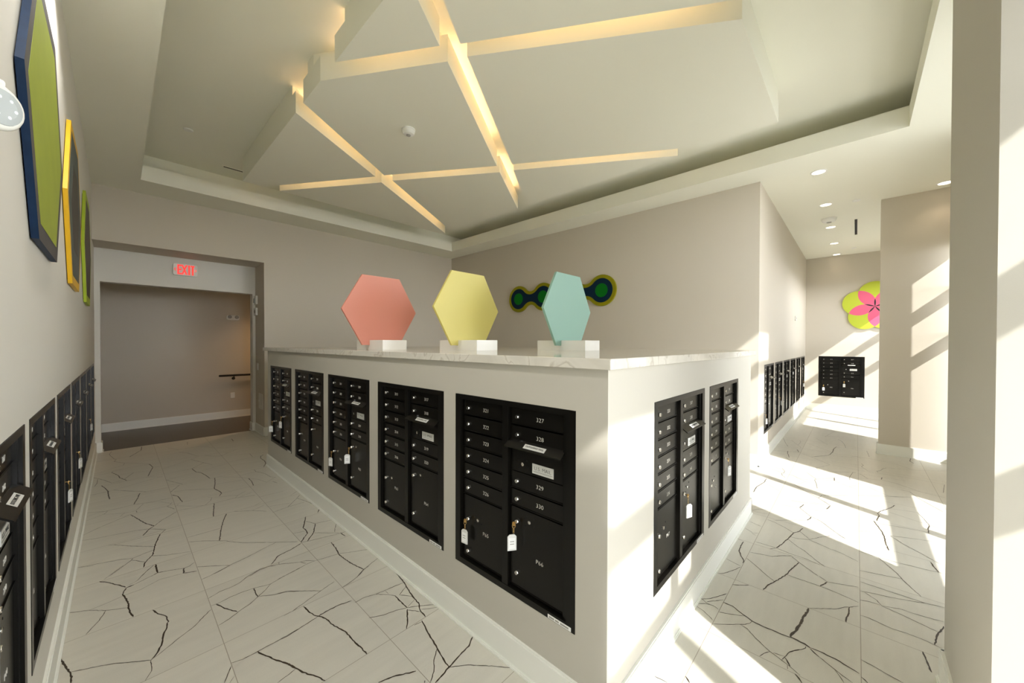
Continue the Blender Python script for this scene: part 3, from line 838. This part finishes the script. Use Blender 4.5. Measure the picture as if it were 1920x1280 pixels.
def usmail_mesh():
    m = MB(); m.box(U0 + 0.547, U0 + 0.669, 0.0165, 0.020, 0.951 - ZB, 0.996 - ZB, M_label)
    add_mesh(m, text_mesh('U.S. MAIL', 0.0245, M_ink, 0.0004), (U0 + 0.608, 0.0162, 0.976 - ZB), M_ink)
    m.box(U0 + 0.553, U0 + 0.663, 0.0160, 0.0166, 0.9612 - ZB, 0.9624 - ZB, M_ink); m.box(U0 + 0.558, U0 + 0.655, 0.0160, 0.0166, 0.9570 - ZB, 0.9580 - ZB, M_grey)
    return m.mesh('mail_label')
def sticker_mesh():
    m = MB(); m.box(U0 + 0.655, U0 + 0.777, -0.0028, -0.002, 0.002, 0.019, M_paper)
    for k, (a, b2) in enumerate(((0.662, 0.690), (0.695, 0.715), (0.722, 0.765))): m.box(U0 + a, U0 + b2, -0.0032, -0.0027, 0.006, 0.014, M_grey)
    return m.mesh('maker_sticker')
DM = {}
def dm(w, h):
    k = (round(w, 4), round(h, 4))
    if k not in DM: DM[k] = door_mesh(w, h)
    return DM[k]
ME_lock, ME_pin, ME_frame, ME_hood, ME_hoodt, ME_panel, ME_us, ME_st = lock_mesh(), holes_mesh(), frame_mesh(), hood_mesh(), hood_text(), panel_mesh(), usmail_mesh(), sticker_mesh()
def part(name, me, parent, loc=(0, 0, 0)):
    o = bpy.data.objects.new(name, me); COL.objects.link(o); o.parent = parent; o.location = loc; return o
PZ = 0.033
def bank(loc, rz, label, group, nums, small=False):
    """nums: 10 door numbers and two parcel numbers"""
    r = empty('mailbox_bank', loc, rz); tag(r, label, 'mailbox', group)
    part('frame', ME_frame, r); hd = part('mail_slot_hood', ME_hood, r); pn = part('outgoing_panel', ME_panel, r)
    part('hood_lettering', ME_hoodt, hd); part('mail_label', ME_us, pn); part('panel_lock', ME_pin, pn, (U0 + 0.485, 0.002, 0.977 - ZB)); part('maker_sticker', ME_st, r)
    k = 0
    for cx, rows in ((Lx, rowsL), (Rx, rowsR)):
        for a, b2 in rows:
            d = part('door', dm(cx[1] - cx[0], b2 - a), r, (U0 + cx[0], 0, a))
            part('lock', ME_lock, d, (0.048, 0, (b2 - a) / 2 + 0.001))
            t = part('number', text_mesh(nums[k], 0.0275, M_num, condensed=1.1), d, (0.184, 0.0166, (b2 - a) / 2 + 0.001)); k += 1
    for cx, top, lz, lz2, px, pz, nz, s in ((Lx, 0.718 - ZB, 0.591, 0.415, 0.168, 0.604, 0.545, nums[10]), (Rx, 0.762 - ZB, 0.696, 0.448, 0.530, 0.713, 0.545, nums[11])):
        d = part('parcel_door', dm(cx[1] - cx[0], top - PZ), r, (U0 + cx[0], 0, PZ))
        part('lock', ME_lock, d, (0.048, 0, lz - ZB - PZ)); part('lock', ME_lock, d, (0.048, 0, lz2 - ZB - PZ))
        part('pin_plate', ME_pin, d, (px - cx[0], 0, pz - ZB - PZ)); part('number', text_mesh(s, 0.0275, M_num, condensed=1.1), d, (0.184, 0.0166, nz - ZB - PZ))
    return r
def series(n, p): return [str(n + i) for i in range(10)] + ['P%d' % p, 'P%d' % (p + 1)]

banks = {}
LA = ['black mailbox bank farthest along the island long side, keys in both parcel doors', 'black mailbox bank second from the far end of the island long side', 'black mailbox bank in the middle of the island long side with two key tags',
      'black mailbox bank with doors 311 to 320 and parcel doors P63, P64', 'black mailbox bank with doors 321 to 330, beside the island corner']
for i, (y, s) in enumerate(zip(isl_left, (series(281, 57), series(291, 59), series(301, 61), series(311, 63), series(321, 65)))):
    banks['a%d' % i] = bank((0, y + UW / 2, ZB), -PI / 2, LA[i], 'mailbox banks in the island long side', s)
LB = ['black mailbox bank with doors 331 to 340 on the sunlit island short side', 'black mailbox bank with doors 341 to 350, right of two on the island short side']
for i, (x, s) in enumerate(zip(isl_right, (series(331, 67), series(341, 69)))):
    banks['b%d' % i] = bank((x + UW / 2, 0, ZB), 0, LB[i], 'mailbox banks in the island short side', s)
ORD = ['nearest', 'second nearest', 'third nearest', 'fourth nearest', 'fifth nearest', 'sixth nearest', 'farthest']
for i, y in enumerate(left_wall):
    banks['c%d' % i] = bank((XL, y + UW / 2, ZB), PI / 2, '%s black mailbox bank in the left wall below the hexagon panels' % ORD[i], 'mailbox banks in the left wall', series(211 + 10 * i, 43 + 2 * i))
ORC = ['first', 'second', 'third', 'fourth', 'fifth', 'sixth and last']
for i, x in enumerate(corridor):
    banks['d%d' % i] = bank((x + UW / 2, YC, ZB), 0, '%s black mailbox bank along the corridor wall counted from the corner' % ORC[i], 'mailbox banks in the corridor wall', series(351 + 10 * i, 71 + 2 * i))
banks['e0'] = bank((XE, end_y + UW / 2, ZB), -PI / 2, 'single black mailbox bank in the corridor end wall under the flower disc', None, series(411, 83))

# ------------------------------------------------------------------ keys with plastic tags hanging from parcel locks
def key_meshes():
    ring = MB(); ring.tube([(0.010 * math.cos(a) + 0.0, -0.012 + 0.004 * math.sin(a), -0.012 + 0.011 * math.sin(a)) for a in [2 * PI * k / 18 for k in range(18)]], 0.0011, M_gold, 6, closed=True)
    for z in (-0.028, -0.036, -0.044):
        ring.tube([(0.003 * math.cos(a) * (1 if int(-z * 1000) % 16 else 0.3), -0.014 + 0.003 * math.cos(a) * (0.3 if int(-z * 1000) % 16 else 1), z + 0.0052 * math.sin(a)) for a in [2 * PI * k / 12 for k in range(12)]], 0.0009, M_gold, 5, closed=True)
    key = MB(); key.box(-0.0035, 0.0035, -0.020, 0.0018, -0.0012, 0.0012, M_gold)
    key.prism([(0.009 * math.cos(2 * PI * k / 14), -0.004 + 0.011 * math.sin(2 * PI * k / 14)) for k in range(14)], -0.0135, -0.0115, M_gold, axis='y')
    tagm = MB(); hw, ht = 0.0215, 0.070
    pl = [(-hw, -0.056 - ht), (hw, -0.056 - ht), (hw, -0.060), (hw - 0.010, -0.050), (-hw + 0.010, -0.050), (-hw, -0.060)]
    tagm.prism(pl, -0.0025, 0.0025, M_tag, axis='y')
    pap = MB(); pap.box(-0.0160, 0.0160, -0.0030, 0.0030, -0.118, -0.066, M_paper)
    pap.box(-0.010, 0.010, -0.0033, 0.0033, -0.085, -0.081, M_grey); pap.box(-0.010, 0.010, -0.0033, 0.0033, -0.097, -0.093, M_grey)
    return key.mesh('key'), ring.mesh('ring'), tagm.mesh('tag'), pap.mesh('paper_insert')
KM = key_meshes()
def keytag(bk, side, label, twist=0.0):
    r0 = banks[bk]; u, z = ((0.094, 0.591), (0.456, 0.696))[side]
    p = Matrix.Translation(r0.location) @ Matrix.Rotation(r0.rotation_euler.z, 4, 'Z') @ Vector((U0 + u, 0.002, z - ZB))
    e = empty('key_tag', p, r0.rotation_euler.z); tag(e, label, 'key tag', 'key tags hanging from parcel doors')
    part('key', KM[0], e); part('ring', KM[1], e); t = part('tag', KM[2], e, (0, -0.0150 - 0.0215 * abs(math.sin(twist)) * 0.6, 0)); t.rotation_euler = (0, 0, twist); part('paper_insert', KM[3], t)
keytag('a4', 0, 'clear key tag hanging face on from the lock of parcel door P65', 0.1)
keytag('a4', 1, 'clear key tag hanging edge on from the lock of parcel door P66', 0.95)
keytag('a2', 0, 'white key tag in the left parcel door of the middle island bank', 0.35)
keytag('a2', 1, 'narrow edge-on key tag in the right parcel door of the middle island bank', 1.0)
keytag('a0', 0, 'key tag in the left parcel door of the farthest island bank', 0.9)
keytag('a0', 1, 'key tag in the right parcel door of the farthest island bank', 0.35)
keytag('b0', 1, 'sunlit key tag in the bank with doors 331 to 340', -0.35)
keytag('b1', 1, 'key tag in the bank with doors 341 to 350', -0.3)
keytag('c2', 1, 'key tag hanging in the third nearest left wall bank', -0.3)
keytag('c3', 1, 'key tag hanging in the fourth nearest left wall bank', -0.3)
keytag('c5', 1, 'key tag hanging in the sixth nearest left wall bank', -0.3)
keytag('d0', 0, 'key tag in the first corridor bank next to the corner', -0.3)
keytag('d1', 1, 'key tag in the second corridor bank from the corner', 0.6)
keytag('d5', 1, 'key tag in the last corridor bank before the end wall', -0.4)
keytag('e0', 0, 'key tag in the left parcel door of the end wall bank', 0.0)
keytag('e0', 1, 'key tag in the right parcel door of the end wall bank', 0.0)

# ------------------------------------------------------------------ hanging ceiling panels with lit grooves
OX0, OX1, OY0, OY1 = -0.157, 3.065, -0.135, 5.25
ZP = 3.695
def inset(poly, d, outer):
    n = len(poly); A = sum(poly[i][0] * poly[(i + 1) % n][1] - poly[(i + 1) % n][0] * poly[i][1] for i in range(n))
    if A < 0: poly = poly[::-1]
    lines = []
    for i in range(n):
        a, b2 = Vector(poly[i]), Vector(poly[(i + 1) % n]); t = (b2 - a).normalized(); nn = Vector((-t.y, t.x))
        k = 0.004 if outer(a, b2) else d
        lines.append((a + nn * k, t, outer(a, b2), a + nn * 0.045, b2 + nn * 0.045))
    out = []
    for i in range(n):
        p, t = lines[i - 1][0], lines[i - 1][1]; q, s = lines[i][0], lines[i][1]
        den = t.x * s.y - t.y * s.x
        out.append(tuple(p + t * (((q - p).x * s.y - (q - p).y * s.x) / den)) if abs(den) > 1e-6 else tuple(q))
    return poly, out, lines
def is_outer(a, b2):
    e = 0.03
    return any((abs(a.x - v) < e and abs(b2.x - v) < e) for v in (OX0, OX1)) or any((abs(a.y - v) < e and abs(b2.y - v) < e) for v in (OY0, OY1))
panels = [
 ([(OX0, 3.124), (OX0, OY1), (0.084, OY1), (0.976, 3.836)], 'four-sided white hanging ceiling panel at the far left of the cluster'),
 ([(0.271, OY1), (1.114, 3.941), (OX1, 5.165), (OX1, OY1)], 'triangular white hanging ceiling panel nearest the far wall'),
 ([(1.185, 3.781), (1.976, 2.575), (OX1, 3.253), (OX1, 4.970)], 'white hanging ceiling panel above the yellow hexagon, beside the far corner'),
 ([(OX0, 2.921), (OX0, 2.515), (0.423, 1.585), (1.837, 2.485), (1.035, 3.717)], 'large central white hanging ceiling panel carrying the dome detector'),
 ([(OX0, 2.225), (OX0, 1.218), (0.295, 1.508)], 'small triangular white hanging ceiling panel at the top left'),
 ([(0.494, 1.438), (1.521, OY0), (OX1, OY0), (OX1, 0.490), (1.930, 2.325)], 'largest white hanging ceiling panel on the right of the bright groove'),
 ([(2.053, 2.412), (OX1, 0.800), (OX1, 3.064)], 'long triangular white hanging ceiling panel beside the wall with wavy art'),
 ([(OX0, 1.03), (0.386, 1.385), (1.335, OY0), (OX0, OY0)], 'white hanging ceiling panel nearest the camera at the top edge'),
]
for poly, lab in panels:
    cx = sum(p[0] for p in poly) / len(poly); cy = sum(p[1] for p in poly) / len(poly)
    e = empty('ceiling_panel', (cx, cy, ZP)); tag(e, lab, 'ceiling panel', 'hanging ceiling panels')
    pl, core, lines = inset(poly, 0.09, is_outer)
    m = MB(); m.prism([(x - cx, y - cy) for x, y in pl], 0, 0.205, M_ceil); m.prism([(x - cx, y - cy) for x, y in core], 0.205, HT - ZP, M_ceil); m.build('panel_body', e)
    n = len(pl)
    for i in range(n):
        if lines[i][2]: continue
        a, b2 = Vector(lines[i][3]), Vector(lines[i][4]); d = (b2 - a); L = d.length
        if L < 0.5: continue
        d.normalize(); nn = Vector((-d.y, d.x)) * 0.006; a = a + d * 0.16 - Vector((cx, cy)); b2 = b2 - d * 0.16 - Vector((cx, cy))
        MB().prism([tuple(a - nn), tuple(b2 - nn), tuple(b2 + nn), tuple(a + nn)], 0.206, 0.214, M_led).build('light_strip', e)

# ------------------------------------------------------------------ ceiling fittings
def dome(loc, label, r=0.06, h=0.05):
    e = empty('smoke_detector', loc); tag(e, label, 'smoke detector')
    MB().lathe([(r * 1.08, 0), (r * 1.08, -0.008), (r, -0.012), (r * 0.98, -h * 0.55), (r * 0.8, -h * 0.85), (r * 0.45, -h)], M_white, 28).build('housing', e, smooth=False)
    MB().lathe([(r * 0.34, -h * 0.92), (r * 0.34, -h * 1.10), (r * 0.22, -h * 1.16)], M_grey, 18).build('sensor', e)
dome((0.704, 2.597, ZP), 'round white detector on the central hanging ceiling panel', 0.062, 0.055)
dome((6.65, -0.361, H), 'white detector between the downlights on the corridor ceiling', 0.095, 0.06)
def downlight(loc, label, r=0.080, energy=3.5, ang=110, lcol=(1.0, 0.80, 0.58)):
    e = empty('downlight', loc); tag(e, label, 'downlight', 'recessed downlights in the corridor ceiling')
    m = MB(); n = 32
    ro, ri = r, r * 0.80
    prof = [(ro, 0.0), (ro, -0.004), (ri, -0.007), (ri, 0.0)]
    vs = [(a * math.cos(2 * PI * k / n), a * math.sin(2 * PI * k / n), z) for a, z in prof for k in range(n)]; fs = []
    for i in range(4):
        for k in range(n): l = (k + 1) % n; j = (i + 1) % 4; fs.append((i * n + k, i * n + l, j * n + l, j * n + k))
    m.raw(vs, fs, M_white); m.build('trim_ring', e)
    MB().lathe([(ri - 0.001, -0.0005), (ri - 0.001, -0.003)], M_can, n).build('diffuser', e)
    ld = bpy.data.lights.new('downlight_lamp', 'SPOT'); ld.energy = energy; ld.color = lcol; ld.spot_size = math.radians(ang); ld.spot_blend = 0.6; ld.shadow_soft_size = 0.06
    lo = bpy.data.objects.new('downlight_lamp', ld); COL.objects.link(lo); lo.parent = e; lo.location = (0, 0, -0.03)
DL = ['nearest downlight in the corridor ceiling row', 'second downlight in the corridor row, before the detector', 'third downlight in the corridor row, just beyond the detector', 'fourth downlight in the corridor ceiling row', 'farthest downlight in the corridor row by the end wall']
for i, x in enumerate((4.411, 5.813, 7.23, 8.644, 9.90)): downlight((x, -0.358, H), DL[i], energy=(3, 2.5, 2.2, 2, 1.2)[i])
downlight((5.87, -1.51, H), 'downlight half hidden behind the column edge in front of the pier')
downlight((-1.30, 0.90, H), 'added fill downlight in the left ceiling strip, nearest the window wall', energy=62, ang=140, lcol=(1, 0.97, 0.92))  # unseen fill lamp, added to brighten the left wall and floor
downlight((-1.30, 2.20, H), 'added fill downlight in the left ceiling strip over the hexagon panels', energy=62, ang=140, lcol=(1, 0.97, 0.92))  # second added fill lamp for the left side
def cap(loc, label):
    tag(MB().lathe([(0.045, 0), (0.045, -0.003), (0.040, -0.010), (0.036, -0.0105)], M_white, 24).build('sprinkler_cap'), label, 'sprinkler cap').location = loc
cap((5.897, -0.688, H), 'flat white sprinkler cap on the corridor ceiling left of the pier')
cap((9.40, -0.648, H), 'flat white sprinkler cap on the corridor ceiling near the end wall')
cap((-0.732, 4.926, HT), 'flat white sprinkler cap on the tray ceiling at the left')
def slot(loc, L, along, label):
    e = empty('slot_diffuser', loc); tag(e, label, 'air diffuser')
    a, b2 = (L / 2, 0.035) if along == 'x' else (0.035, L / 2)
    m = MB(); t = 0.018
    m.box(-a, a, -b2, -b2 + t, -0.003, 0, M_ceil); m.box(-a, a, b2 - t, b2, -0.003, 0, M_ceil); m.box(-a, -a + t, -b2 + t, b2 - t, -0.003, 0, M_ceil); m.box(a - t, a, -b2 + t, b2 - t, -0.003, 0, M_ceil)
    m.build('diffuser_frame', e); MB().box(-a + t, a - t, -b2 + t, b2 - t, -0.0015, 0, M_slot).build('slot_opening', e)
slot((7.55, -0.682, H), 1.20, 'x', 'narrow dark slot diffuser in the corridor ceiling')
slot((0.10, 5.735, HT), 0.80, 'x', 'narrow dark slot diffuser in the tray ceiling beside the far left panel')

# ------------------------------------------------------------------ acrylic hexagons on slotted blocks
def hexstand(x0, yp, mat_, nm, label):
    xb, w2, L, hb = x0 + 0.125, 0.115, 0.25, 0.085
    zb = 1.4962
    e = empty('acrylic_hexagon', (xb, yp, zb)); tag(e, label, 'hexagon sculpture', 'hexagon sculptures on the counter')
    m = MB(); sl = 0.0125
    m.box(-w2, w2, -L, -sl, 0, hb, M_block); m.box(-w2, w2, sl, L, 0, hb, M_block); m.box(-w2, w2, -sl, sl, 0, 0.040, M_block)
    m.build('base_block', e)
    R = 0.362
    MB().prism([(R * math.cos(PI / 3 * k), 0.041 + R * 0.866 + R * math.sin(PI / 3 * k)) for k in range(6)], -0.011, 0.011, mat_, axis='y').build('hexagon_sheet', e, bevel=0.0015)
hexstand(0.24, 2.51, M_pinkg, 'coral', 'coral pink frosted hexagon standing in a white slotted block')
hexstand(0.66, 1.773, M_yelg, 'yellow', 'yellow frosted hexagon standing in a white slotted block')
hexstand(1.30, 1.167, M_blug, 'aqua', 'pale aqua frosted hexagon in a white block, nearest the counter corner')

# ------------------------------------------------------------------ hexagon art on the left wall
def hexpoly(cy, cz, R, k=1.0): return [(cy + R * math.cos(PI / 3 * i), cz + R * math.sin(PI / 3 * i)) for i in range(6)]
def hexart(cy, cz, R, layers, label, side, face):
    e = empty('hexagon_panel', (XL, cy, cz)); tag(e, label, 'wall art', 'hexagon panels on the left wall')
    MB().prism(hexpoly(0, 0, R - 0.03), 0.0012, 0.004, M_hole, axis='x').build('wall_cleat', e)
    MB().prism(hexpoly(0, 0, R), 0.004, 0.0235, face, axis='x', m_side=side).build('board', e)
    for i, (nm, r, m) in enumerate(layers):
        MB().prism(hexpoly(0, 0, r), 0.0235, 0.0240 + 0.0004 * i, m, axis='x').build(nm, e)
hexart(1.82, 2.45, 0.59, [('painted_centre', 0.515, M_lime)], 'large hexagon panel with lime centre, charcoal border and navy edge', M_navy, M_charc)
hexart(3.31, 2.46, 0.605, [('painted_ring', 0.54, M_teal), ('painted_centre', 0.325, M_brown)], 'hexagon panel with amber border and grey-green ring, middle of three', M_yel, M_yel)
hexart(4.92, 2.46, 0.605, [('painted_centre', 0.525, M_brown)], 'hexagon panel with bright lime border and dark centre, farthest of three', M_limeb, M_limeb)

# ------------------------------------------------------------------ wavy linked-disc art
def chain(cs, R, half):
    d = (cs[0] - cs[1]) / 2; rf = (d * d + half * half - R * R) / (2 * (R - half)); zc = half + rf
    up = []
    for k, c in enumerate(cs):
        # cs run from large y to small y; angles measured in the (y,z) plane
        a_t = math.atan2(zc, d); s, t = (PI if k == 0 else PI - a_t), (0 if k == len(cs) - 1 else a_t)
        for i in range(17): a = s + (t - s) * i / 16; up.append((c - R * math.cos(a), R * math.sin(a)))
        if k < len(cs) - 1:
            mid = c - d
            b0 = math.atan2(zc, d)
            for i in range(1, 12):
                a = -(PI - b0) + (-(b0) + (PI - b0)) * i / 12; up.append((mid - rf * math.cos(a), zc + rf * math.sin(a)))
    return up + [(y, -z) for y, z in up[::-1][1:-1]]
cs = [0.93, 0.31, -0.31, -0.93]
e = empty('linked_disc_art', (XG, 3.34, 2.445)); tag(e, 'wavy chain of four linked discs in olive, navy and green behind the aqua hexagon', 'wall art')
def fix(pl): return [(-y, z) for y, z in pl]
MB().prism(chain(cs, 0.262, 0.130), -0.034, -0.002, M_olive, axis='x').build('olive_back', e)
MB().prism(chain(cs, 0.202, 0.070), -0.040, -0.034, M_wnavy, axis='x').build('navy_layer', e)
for c_ in cs: MB().prism([(c_ + 0.115 * math.cos(2 * PI * k / 36), 0.115 * math.sin(2 * PI * k / 36)) for k in range(36)], -0.044, -0.040, M_green, axis='x').build('green_disc', e)

# ------------------------------------------------------------------ flower disc on the end wall
d_ = 0.275; out = []
for k in range(5):
    a = 90 + 72 * k; c_ = (d_ * math.cos(math.radians(a)), d_ * math.sin(math.radians(a)))
    for i in range(20):
        t = math.radians(a - 72 + 144 * i / 19)
        out.append((c_[0] + d_ * math.cos(t), c_[1] + d_ * math.sin(t)))
pl = [out[i] for i in range(len(out)) if (out[i][0] - out[i - 1][0]) ** 2 + (out[i][1] - out[i - 1][1]) ** 2 > 1e-8]
fo = MB().prism([(-y, z) for y, z in pl], -0.042, -0.004, M_flower, axis='x').build('flower_disc')
fo.location = (XE, -0.996, 2.392)
tag(fo, 'flower-shaped wall disc with lime lobes and pink petals, half hidden by the pier', 'wall art')

# ------------------------------------------------------------------ exit sign
e = empty('exit_sign', (-0.562, YI, 2.70)); tag(e, 'white exit sign with red letters above the hallway opening', 'exit sign')
def rrect(w, h, r, n=6):
    p = []
    for cx, cz, a0 in ((w - r, h - r, 0), (-w + r, h - r, 90), (-w + r, -h + r, 180), (w - r, -h + r, 270)):
        for i in range(n + 1): a = math.radians(a0 + 90 * i / n); p.append((cx + r * math.cos(a), cz + r * math.sin(a)))
    return p
MB().prism(rrect(0.145, 0.092, 0.028), -0.040, -0.002, M_white, axis='y').build('housing', e, bevel=0.003)
m = MB()
def st(x0, x1, z0, z1): m.box(x0, x1, -0.0425, -0.040, z0, z1, M_red)
zt, zb_ = 0.076, -0.076
st(-0.096, -0.074, zb_, zt); st(-0.074, -0.044, zt - 0.024, zt); st(-0.074, -0.047, -0.012, 0.012); st(-0.074, -0.044, zb_, zb_ + 0.024)
for sg in (1, -1): m.prism([(-0.012 + sg * -0.026 - 0.011, zb_), (-0.012 + sg * -0.026 + 0.011, zb_), (-0.012 + sg * 0.026 + 0.011, zt), (-0.012 + sg * 0.026 - 0.011, zt)], -0.0425 - 0.0001 * sg, -0.040, M_red, axis='y')
st(0.033, 0.055, zb_, zt); st(0.064, 0.110, zt - 0.024, zt); st(0.076, 0.098, zb_, zt - 0.024)
m.build('letters', e)
m = MB()
for sg in (-1, 1):
    cx = 0.121 * sg
    for s2 in (1, -1): m.prism([(cx + sg * 0.012, -0.003 * s2 + 0.0), (cx + sg * 0.012, 0.007 * s2), (cx - sg * 0.010, 0.026 * s2), (cx - sg * 0.010, 0.016 * s2)], -0.0422, -0.040, M_red, axis='y')
m.build('arrows', e)

# ------------------------------------------------------------------ emergency light at the left edge
e = empty('emergency_light', (XL, 0.20, 1.86)); tag(e, 'white wall emergency light with clear lamp head at the left edge', 'emergency light')
MB().prism(rrect(0.17, 0.062, 0.035), 0.0005, 0.052, M_white, axis='x').build('housing', e, bevel=0.006)
def head(parent, loc, name):
    o = MB().lathe([(0.020, -0.052), (0.046, -0.046), (0.058, -0.020), (0.062, 0.004), (0.056, 0.012), (0.050, 0.014)], M_white, 28).build(name, parent, smooth=True)
    ln = MB().lathe([(0.048, 0.0125), (0.046, 0.018), (0.030, 0.022)], M_lens, 28).build('lens', o)
    m = MB()
    for k in range(6): a = 2 * PI * k / 6; m.lathe([(0.0045, 0.0205), (0.0045, 0.0225)], M_ledchip, 10, (0.026 * math.cos(a), 0.026 * math.sin(a), 0))
    m.build('led_chips', o)
    o.location = loc; return o
h1_ = head(e, (0.080, 0.175, 0.098), 'lamp_head'); h1_.scale = (0.62, 0.62, 0.62); h1_.rotation_euler = Vector((0.75, -0.62, -0.10)).to_track_quat('Z', 'Y').to_euler()
MB().prism(rrect(0.012, 0.024, 0.010), -0.012, 0.012, M_white, axis='x').build('swivel_tab', h1_).location = (0.0, 0.066, -0.02)
MB().box(-0.012, 0.012, -0.006, 0.006, -0.001, 0.001, M_redp).build('test_button', e).location = (0.03, -0.03, -0.0635)

# ------------------------------------------------------------------ things around the exit recess and hallway
e = empty('fire_strobe', (0.37, 6.99, 2.30)); tag(e, 'white rectangular strobe on the recess side wall, above the sounder', 'alarm')
MB().box(-0.028, 0, -0.075, 0.075, -0.075, 0.075, M_white).build('housing', e, bevel=0.008); MB().box(-0.042, -0.028, -0.04, 0.04, -0.05, 0.03, M_lens).build('strobe_lens', e, bevel=0.006)
e = empty('alarm_sounder', (0.37, 6.98, 2.10)); tag(e, 'white square sounder below the strobe on the recess side wall', 'alarm')
MB().box(-0.030, 0, -0.065, 0.065, -0.065, 0.065, M_white).build('housing', e, bevel=0.006); MB().lathe([(0.035, -0.030), (0.035, -0.036), (0.02, -0.040)], M_grey, 20, (0, 0, 0), 'x').build('grille', e)
e = empty('light_switch', (0.37, 6.91, 1.14)); tag(e, 'white light switch on the recess side wall', 'switch')
MB().box(-0.007, 0, -0.045, 0.045, -0.06, 0.06, M_white).build('plate', e, bevel=0.002); MB().box(-0.012, -0.007, -0.017, 0.017, -0.033, 0.033, M_white).build('rocker', e)
e = empty('access_panel', (0.37, 6.73, 0.555)); tag(e, 'flush painted access panel low on the recess side wall', 'access panel')
MB().box(-0.006, 0, -0.12, 0.12, -0.13, 0.13, M_wallw).build('door', e, bevel=0.001); MB().box(-0.009, -0.006, 0.09, 0.10, -0.015, 0.015, M_white).build('latch', e)
e = empty('emergency_light', (0.345, YH, 2.075)); tag(e, 'two-headed emergency light on the hallway back wall', 'emergency light')
MB().prism(rrect(0.105, 0.052, 0.03), -0.05, 0, M_white, axis='y').build('housing', e, bevel=0.004)
for sx in (-0.06, 0.06):
    o = MB().lathe([(0.034, -0.045), (0.034, -0.062), (0.028, -0.068)], M_grey, 20, (sx, 0, 0.012), 'y').build('lamp_head', e)
e = empty('handrail', (0.9, YH, 0.88)); tag(e, 'dark wooden handrail on the hallway back wall', 'handrail')
MB().tube([(-0.80, -0.062, 0), (-0.79, -0.062, 0), (1.6, -0.062, 0)], [0.012, 0.021, 0.021], M_wood, 14).build('rail', e)
for x in (-0.55, 0.6):
    MB().tube([(x, -0.062, -0.018), (x, -0.060, -0.05), (x, -0.04, -0.065), (x, -0.008, -0.066)], 0.009, M_wood, 10).build('bracket', e)
    MB().lathe([(0.030, -0.001), (0.030, -0.008), (0.02, -0.014)], M_wood, 18, (x, 0, -0.066), 'y').build('rosette', e)
e = empty('wall_outlet', (0.335, YH, 0.46)); tag(e, 'white power outlet under the handrail', 'outlet')
MB().box(-0.036, 0.036, -0.006, 0, -0.058, 0.058, M_white).build('plate', e, bevel=0.002)
for z in (-0.022, 0.022): MB().prism(rrect(0.016, 0.014, 0.006), -0.008, -0.006, M_white, axis='y').build('socket', e).location = (0, 0, z)
e = empty('thermostat', (8.0, YC, 2.07)); tag(e, 'small white thermostat on the corridor wall above the mailboxes', 'thermostat')
MB().box(-0.06, 0.06, -0.022, 0, -0.045, 0.045, M_white).build('housing', e, bevel=0.006); MB().box(-0.035, 0.035, -0.0235, -0.022, -0.012, 0.028, M_grey).build('screen', e)

# unseen hallway lamp, added behind the right jamb for the warm glow
e = empty('unseen_hall_lamp', (1.55, 8.25, 2.6)); tag(e, 'unseen warm ceiling lamp added in the hallway beyond the opening', 'ceiling lamp')
MB().lathe([(0.12, 0), (0.12, -0.02), (0.11, -0.03)], M_white, 24).build('trim_ring', e); 
MB().lathe([(0.10, -0.03), (0.10, -0.034)], M_can, 24).build('diffuser', e)
ld = bpy.data.lights.new('unseen_hall_light', 'SPOT'); ld.energy = 75; ld.color = (1.0, 0.62, 0.32); ld.spot_size = math.radians(150); ld.spot_blend = 0.7; ld.shadow_soft_size = 0.08
lo = bpy.data.objects.new('unseen_hall_light', ld); COL.objects.link(lo); lo.parent = e; lo.location = (0, 0, -0.06)
